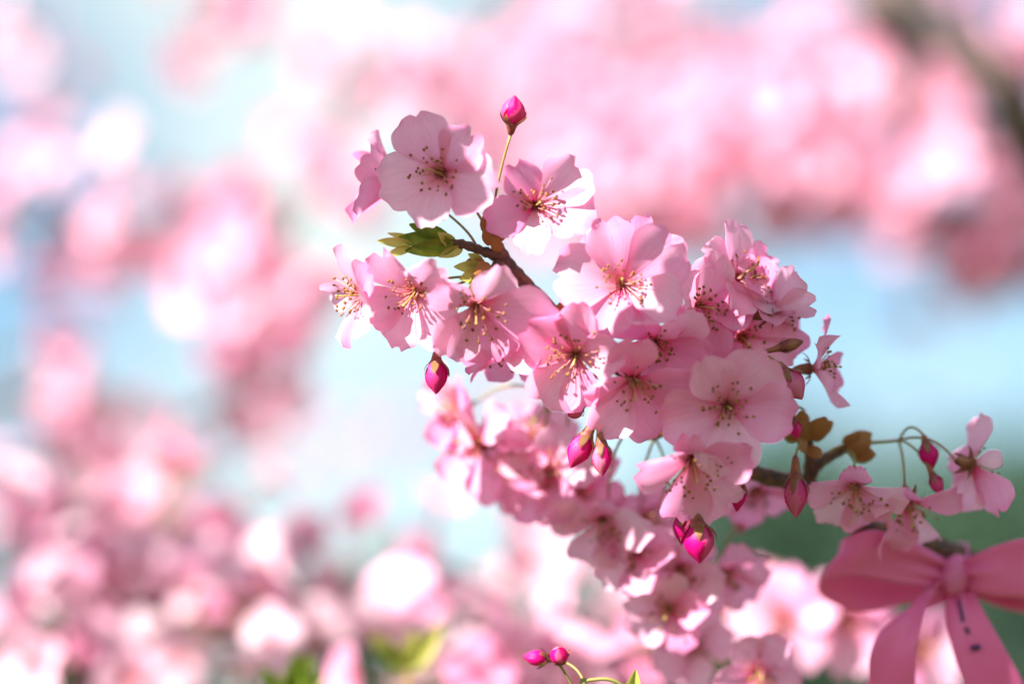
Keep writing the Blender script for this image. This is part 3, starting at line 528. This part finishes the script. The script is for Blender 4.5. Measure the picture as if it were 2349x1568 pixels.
def bg_blossom(nodep, d, size, label, group, rg, as_mass=None):
    me, L_, mb = rg.choice(PROT); sc_ = size * rg.uniform(.85, 1.12)
    M = Matrix.Translation(nodep + d * L_ * sc_) @ d.to_track_quat('Z', 'Y').to_matrix().to_4x4() @ Matrix.Rotation(rg.uniform(0, 6.28), 4, 'Z') @ Matrix.Scale(sc_, 4)
    if as_mass is not None:
        b0 = len(as_mass.v); as_mass.v.extend(tuple(M @ Vector(v)) for v in mb.v); as_mass.uv.extend(mb.uv); as_mass.f.extend(tuple(i + b0 for i in f) for f in mb.f); as_mass.m.extend(mb.m)
        return
    o = bpy.data.objects.new('cherry_blossom', me); COL.objects.link(o); o.matrix_world = M; tag(o, label, 'blossom', group); counter[0] += 1
def bough(label, nodes, blabel, group, rad=0.005, seed=0, as_mass=None, size=.0158, name='cherry_bough', mat=None, spread=1.0, bias=(0, 0, 0), dens=1.0, dm=1.0):
    """nodes: (x, y, depth, blossoms)"""
    blabel = 'blossom on the ' + label
    rg = random.Random(seed); pts0 = [P(x, y, d=FOCUS + (d - FOCUS) * dm) for x, y, d, *_ in nodes]; pts = spline(pts0, 6); n = len(pts); m = MB()
    m.tube(pts, [lerp(rad, rad * .35, i / (n - 1)) * (1 + .12 * math.sin(i * 1.7)) for i in range(n)], 8)
    tag(link(name, m.mesh(name), mat or BARKFAR), label, 'branch', 'blurred cherry boughs behind')
    for i, q in enumerate(nodes):
        if len(q) < 4: continue
        for k in range(max(1, round(q[3] * dens))):
            d = Vector((rg.gauss(0, 1), rg.gauss(0, 1), rg.gauss(0, 1))).normalized() * spread + cdir(bias[0], bias[1], bias[2]) * (0 if bias == (0, 0, 0) else .7) - Vector((0, 0, .15))
            d.normalize(); jit = pts0[i] + (pts[max(0, min(n - 1, i * 6 + rg.randint(-3, 3)))] - pts0[i])
            bg_blossom(jit, d, size, blabel, group, rg, as_mass)
VF = (0, .2, .8)
far = MB()

# ------------------------------------------------------------------ unseen overhead bough, added only to dapple the spray with shade
def shade_bough(targets):
    rg = random.Random(77); ctr = []
    for x, y, dz in targets:
        T = P(x, y, dz); t = 0.20
        while True:
            q = T + SUN * t; r_ = q - CAM; dep = r_.dot(FW)
            if 784 - r_.dot(UP) / (K * dep) < -220: break
            t += 0.01
        ctr.append(T + SUN * (t + rg.uniform(0, .03)))
    ctr.sort(key=lambda v: v.x)
    key = []
    for i in range(0, len(ctr), 3):
        g_ = ctr[i:i + 3]; key.append(sum(g_, Vector()) / len(g_) + UP * 0.13 + RT * 0.05)
    key = [key[0] + Vector((-.10, .02, .0))] + key + [key[-1] + Vector((.4, .25, .03)), key[-1] + Vector((1.1, .9, .02))]
    pts = spline(key, 8); m = MB(); n = len(pts)
    m.tube(pts, [lerp(.0016, .012, (i / (n - 1)) ** 5) for i in range(n)], 8)
    for c in ctr:
        a = min(pts, key=lambda p: (p - c).length); me, L_, mb = rg.choice(PROT); S_ = .0175 * rg.uniform(.9, 1.1)
        f = (SUN + Vector((rg.gauss(0, .35), rg.gauss(0, .35), rg.gauss(0, .35)))).normalized()
        f = -f if rg.random() < .7 else f
        end = c - f * L_ * S_; m.tube(bez(a, (a + end) * .5 + Vector((0, 0, .006)), end, 5), [.0008, .0007, .0006, .0006, .0005, .0005], 6)
        o = bpy.data.objects.new('cherry_blossom', me); COL.objects.link(o)
        o.matrix_world = Matrix.Translation(c) @ f.to_track_quat('Z', 'Y').to_matrix().to_4x4() @ Matrix.Rotation(rg.uniform(0, 6.28), 4, 'Z') @ Matrix.Scale(S_, 4)
        tag(o, 'pink blossom on the unseen bough added to shade the sharp spray', 'blossom', 'blossoms of the added shade bough')
    tag(link('cherry_bough', m.mesh('cherry_bough'), BARK), 'unseen cherry bough added above the lone upright bud to cast dappled shade', 'branch')
shade_bough([(1000, 330, 0), (930, 430, 0), (1040, 440, 0), (1700, 1060, 0), (1790, 985, 0), (1830, 760, .01), (1980, 1130, .02), (2100, 1170, .02), (2250, 1080, .02)])
# upper left
LA = 'growing'; GA = 'blurred blossoms in the pale sky beyond the mauve blossom'
bough('thin blurred bough with two small tufts high in the pale sky', [(-1400, 500, 2.6), (-500, 150, 2.3), (-10, 40, 2.2, 3), (95, 150, 2.15, 3), (92, 225, 2.1, 3)], LA, GA, seed=1, bias=VF, dm=.66)
bough('thin blurred bough dropping from above into the pale sky', [(300, -1500, 2.4), (430, -500, 2.1), (485, -60, 2.0, 4), (500, 40, 1.95, 4), (545, 110, 1.95, 2)], LA, GA, seed=2, bias=VF, dm=.66)
bough('long blurred bough drooping beside the fully open mauve blossom', [(1700, -1300, 2.6), (1300, -300, 2.2), (1130, 70, 2.1, 3), (980, 165, 2.05, 3), (830, 190, 2.0, 4), (780, 270, 1.9, 4), (735, 360, 1.85, 4), (705, 480, 1.75, 5), (625, 555, 1.7, 6), (570, 650, 1.65, 5), (600, 700, 1.6, 3), (560, 720, 1.6, 2)], LA, GA, seed=3, bias=VF, as_mass=far, dens=0.85, size=.018, dm=.66)
bough('blurred bough stretched under the pale sky beyond the mauve blossom', [(-1600, 900, 2.5), (-600, 500, 2.2), (-40, 380, 2.0, 4), (150, 480, 1.95, 5), (320, 530, 1.9, 6), (450, 470, 1.85, 5), (540, 420, 1.8, 3)], LA, GA, seed=4, bias=VF, as_mass=far, dens=0.85, size=.018, dm=.66)
bough('short blurred spur with a single dark blossom against pale sky', [(320, 530, 1.9), (360, 430, 1.8), (395, 390, 1.75, 1)], LA, GA, seed=5, rad=.002, dm=.66)
bough('blurred bough just above the narrow blue gap over the dark bough', [(-1500, 1000, 2.4), (-500, 700, 2.1), (20, 540, 1.9, 4), (180, 545, 1.85, 5), (330, 545, 1.8, 4), (470, 540, 1.75, 4)], LA, GA, seed=6, bias=VF, as_mass=far, dens=0.85, size=.018, dm=.66)
# left middle
LB = 'growing'; GB = 'blurred blossoms below the narrow blue gap'
bough('dark thick blurred bough under the narrow blue sky gap', [(-1500, 1500, 2.0), (-400, 1050, 1.6), (0, 925, 1.5), (110, 890, 1.48), (260, 915, 1.45, 2), (400, 960, 1.42, 4), (560, 900, 1.4, 4), (650, 810, 1.4, 4), (700, 730, 1.4, 2)], LB, GB, rad=.009, seed=7)
bough('side bough with deep pink blossoms under the dark thick bough', [(-1200, 1500, 1.8), (-300, 1150, 1.5), (40, 1050, 1.42, 6), (150, 1040, 1.4, 6), (270, 1090, 1.35, 6), (420, 1080, 1.35, 4), (540, 1060, 1.35, 3)], LB, GB, seed=8)
bough('small blurred spur above the dark thick bough', [(-500, 950, 1.7), (-60, 840, 1.55, 3), (40, 800, 1.5, 3)], LB, GB, seed=9)
# pale middle
LM = 'x'
bough('pale distant bough behind the gap below the spray', [(-200, 900, 4.5), (500, 1150, 3.9), (700, 1060, 3.8, 5), (880, 1000, 3.7, 5), (1050, 960, 3.6, 5), (1180, 900, 3.6, 5), (1260, 1000, 3.6, 4)], LM, None, seed=10, as_mass=far, bias=VF, dens=1.6)
# lower left thicket
LC = 'growing'; GC = 'blurred blossoms of the low thicket'
bough('uppermost blurred twig of the low blossom thicket', [(-900, 1900, 1.4), (-250, 1450, 1.2), (0, 1260, 1.17, 6), (190, 1170, 1.16, 6), (350, 1170, 1.15, 5), (470, 1230, 1.14, 6), (560, 1310, 1.13, 5)], LC, GC, seed=11)
bough('blurred twig crossing the middle of the low blossom thicket', [(-800, 2100, 1.35), (-200, 1600, 1.2), (80, 1430, 1.12, 6), (280, 1400, 1.11, 6), (480, 1400, 1.1, 6), (680, 1360, 1.1, 6), (880, 1320, 1.1, 6), (1040, 1310, 1.1, 6), (1180, 1370, 1.1, 4)], LC, GC, seed=12)
bough('lowest blurred twig of the low blossom thicket', [(-600, 2200, 1.2), (-100, 1700, 1.1, 3), (-20, 1540, 1.05, 6), (130, 1560, 1.03, 6), (360, 1520, 1.02, 6), (600, 1500, 1.02, 6), (830, 1480, 1.02, 6), (1040, 1450, 1.02, 6), (1240, 1420, 1.02, 6)], LC, GC, seed=13)
bough('blurred twig behind the bright crimson bud on its bent stalk', [(300, 2300, 1.1), (700, 1800, 1.0), (880, 1600, .97, 5), (1080, 1560, .96, 6), (1300, 1560, .96, 6), (1480, 1480, .96, 6), (1620, 1520, .97, 4)], LC, GC, seed=14)
bough('shadowed bough deep inside the low blossom thicket', [(-1000, 1900, 1.7), (-200, 1400, 1.5), (100, 1200, 1.42, 5), (320, 1280, 1.4, 5), (560, 1300, 1.4, 5), (760, 1330, 1.38, 5), (960, 1360, 1.36, 5), (1180, 1450, 1.34, 5), (1380, 1420, 1.32, 5)], LC, GC, seed=15)
# unseen boughs on the sun side, added only so their blossoms shade the thicket
def sunward(targets, t):
    out = []
    for x, y, d, *n in targets:
        q = P(x, y, d=d) + SUN * t - CAM; dep = q.dot(FW); out.append((1174.5 + q.dot(RT) / (K * dep), 784 - q.dot(UP) / (K * dep), dep, *n))
    return out
bough('unseen bough added above the low blossom thicket to shade it', sunward([(-500, 1500, 1.3), (60, 1330, 1.17, 6), (260, 1300, 1.16, 5), (480, 1360, 1.14, 6), (700, 1380, 1.12, 5), (900, 1400, 1.1, 6), (1120, 1430, 1.08, 5)], .62), LM, None, seed=51, as_mass=far)
bough('second unseen bough added to shade the low blossom thicket', sunward([(-500, 1700, 1.2), (80, 1560, 1.06, 6), (300, 1500, 1.05, 5), (560, 1540, 1.03, 6), (800, 1520, 1.02, 6), (1060, 1540, 1.0, 6), (1330, 1540, .97, 6)], .66), LM, None, seed=52, as_mass=far)
bough('unseen high bough added to shade blossoms by the dark thick bough', sunward([(-500, 1200, 1.7), (20, 1080, 1.42, 5), (200, 1060, 1.4, 5), (420, 1040, 1.38, 4), (600, 850, 1.4, 4)], .6), LM, None, seed=53, as_mass=far)
# upper right
D = [[(4200, 300, 4.0), (2900, 0, 3.2), (2380, 70, 2.9, 5), (2200, 140, 2.85, 5), (1950, 110, 2.8, 6), (1750, 160, 2.8, 6), (1560, 90, 2.8, 5), (1400, 60, 2.8, 4), (1230, 150, 2.8, 4)],
     [(4200, 600, 3.8), (2900, 350, 3.1), (2330, 330, 2.7, 5), (2080, 250, 2.65, 6), (1880, 300, 2.6, 6), (1700, 270, 2.6, 6), (1520, 300, 2.6, 6), (1360, 300, 2.6, 5), (1240, 380, 2.6, 4)],
     [(4200, 900, 3.8), (2900, 620, 3.1), (2340, 500, 2.7, 6), (2160, 470, 2.6, 6), (1960, 430, 2.6, 6), (1780, 420, 2.55, 6), (1590, 420, 2.5, 6), (1430, 450, 2.5, 5), (1330, 500, 2.5, 3)],
     [(4200, 1100, 3.8), (2900, 800, 3.2), (2380, 640, 2.8, 3), (2280, 580, 2.8, 3), (2150, 590, 2.8, 2), (2100, 600, 2.8, 1)],
     [(4000, -200, 4.2), (2700, -150, 3.8), (2100, 30, 3.6, 6), (1850, 200, 3.5, 6), (1650, 370, 3.4, 6), (1480, 200, 3.4, 6), (1330, 240, 3.4, 5), (1100, 330, 3.4, 5), (1000, 260, 3.4, 4)]]
for i, q in enumerate(D):
    bough(['topmost pink bough high above the ribbon', 'second pink bough just below the topmost one above the ribbon', 'pink bough just above the wide blue sky gap', 'short pink bough hanging into the wide blue sky gap', 'farthest pink bough crossing behind the boughs above the ribbon'][i],
          q, LM, None, seed=30 + i, as_mass=far, bias=VF, rad=.009, dens=2.2, size=.0185, dm=.5)
bough('dark bare limb bending across the topmost pink bough', [(3400, 1100, 1.9), (2700, 620, 1.6), (2370, 330, 1.42), (2310, 200, 1.38), (2200, 110, 1.38), (2100, -20, 1.4), (1950, -500, 1.5)], LM, None, rad=.022, seed=40, as_mass=far)
bough('thinner dark bare limb curving down beside the bending one', [(1700, -700, 1.7), (1980, -60, 1.42), (2070, 70, 1.4), (2090, 180, 1.4), (2060, 270, 1.4)], LM, None, rad=.018, seed=41, as_mass=far)
# blurred young leaves among the far blossoms
def leaf_tuft(x, y, d, n, wpx, label, mats, seed):
    rg = random.Random(seed); o0 = P(x, y, d=d); root = tag(empty('leaf_tuft', o0), label, 'leaves'); iv = Matrix.Translation(-o0)
    m = MB(); m.tube([Vector((0, 0, -.06)) + FW * .02, Vector((0, 0, -.03)) + FW * .006, Vector((0, 0, 0))], [.0016, .0012, .0009], 7); link('stem', m.mesh('stem'), STALK, root)
    for k in range(n):
        dr = cdir(rg.uniform(-.8, .8), rg.uniform(.3, 1), rg.uniform(-.1, .8)); L_ = wpx * K * d * rg.uniform(.7, 1.1)
        leaf(root, iv, o0, o0 + dr * L_, L_ * .36, rg.uniform(-.2, .3), rg.choice(mats))
leaf_tuft(385, 1120, 1.18, 5, 110, 'yellow-green blurred leaf tuft among blossoms above the low thicket', [LEAFTIP, LEAF], 1)
leaf_tuft(935, 1535, .90, 6, 135, 'bright yellow-green leaf tuft standing up in the low thicket', [LEAFTIP, LEAFTIP, LEAF], 2)
leaf_tuft(670, 1625, .88, 6, 140, 'dark olive leaf tuft beside the bright yellow-green one', [LEAF], 3)
leaf_tuft(815, 1350, 1.12, 3, 80, 'tan blurred leaf tuft in the middle of the low thicket', [SCALE, LEAFTIP], 4)
tag(link('blossom_mass', far.mesh('blossom_mass', mats=[PETBG, FILA, CALYX, STALK])), 'far mass of pale pink blossoms blurred behind the sharp spray', 'blossoms', None, 'stuff')  # also holds the blossoms of the added sun-side shade boughs
print('individual far blossoms', counter[0])
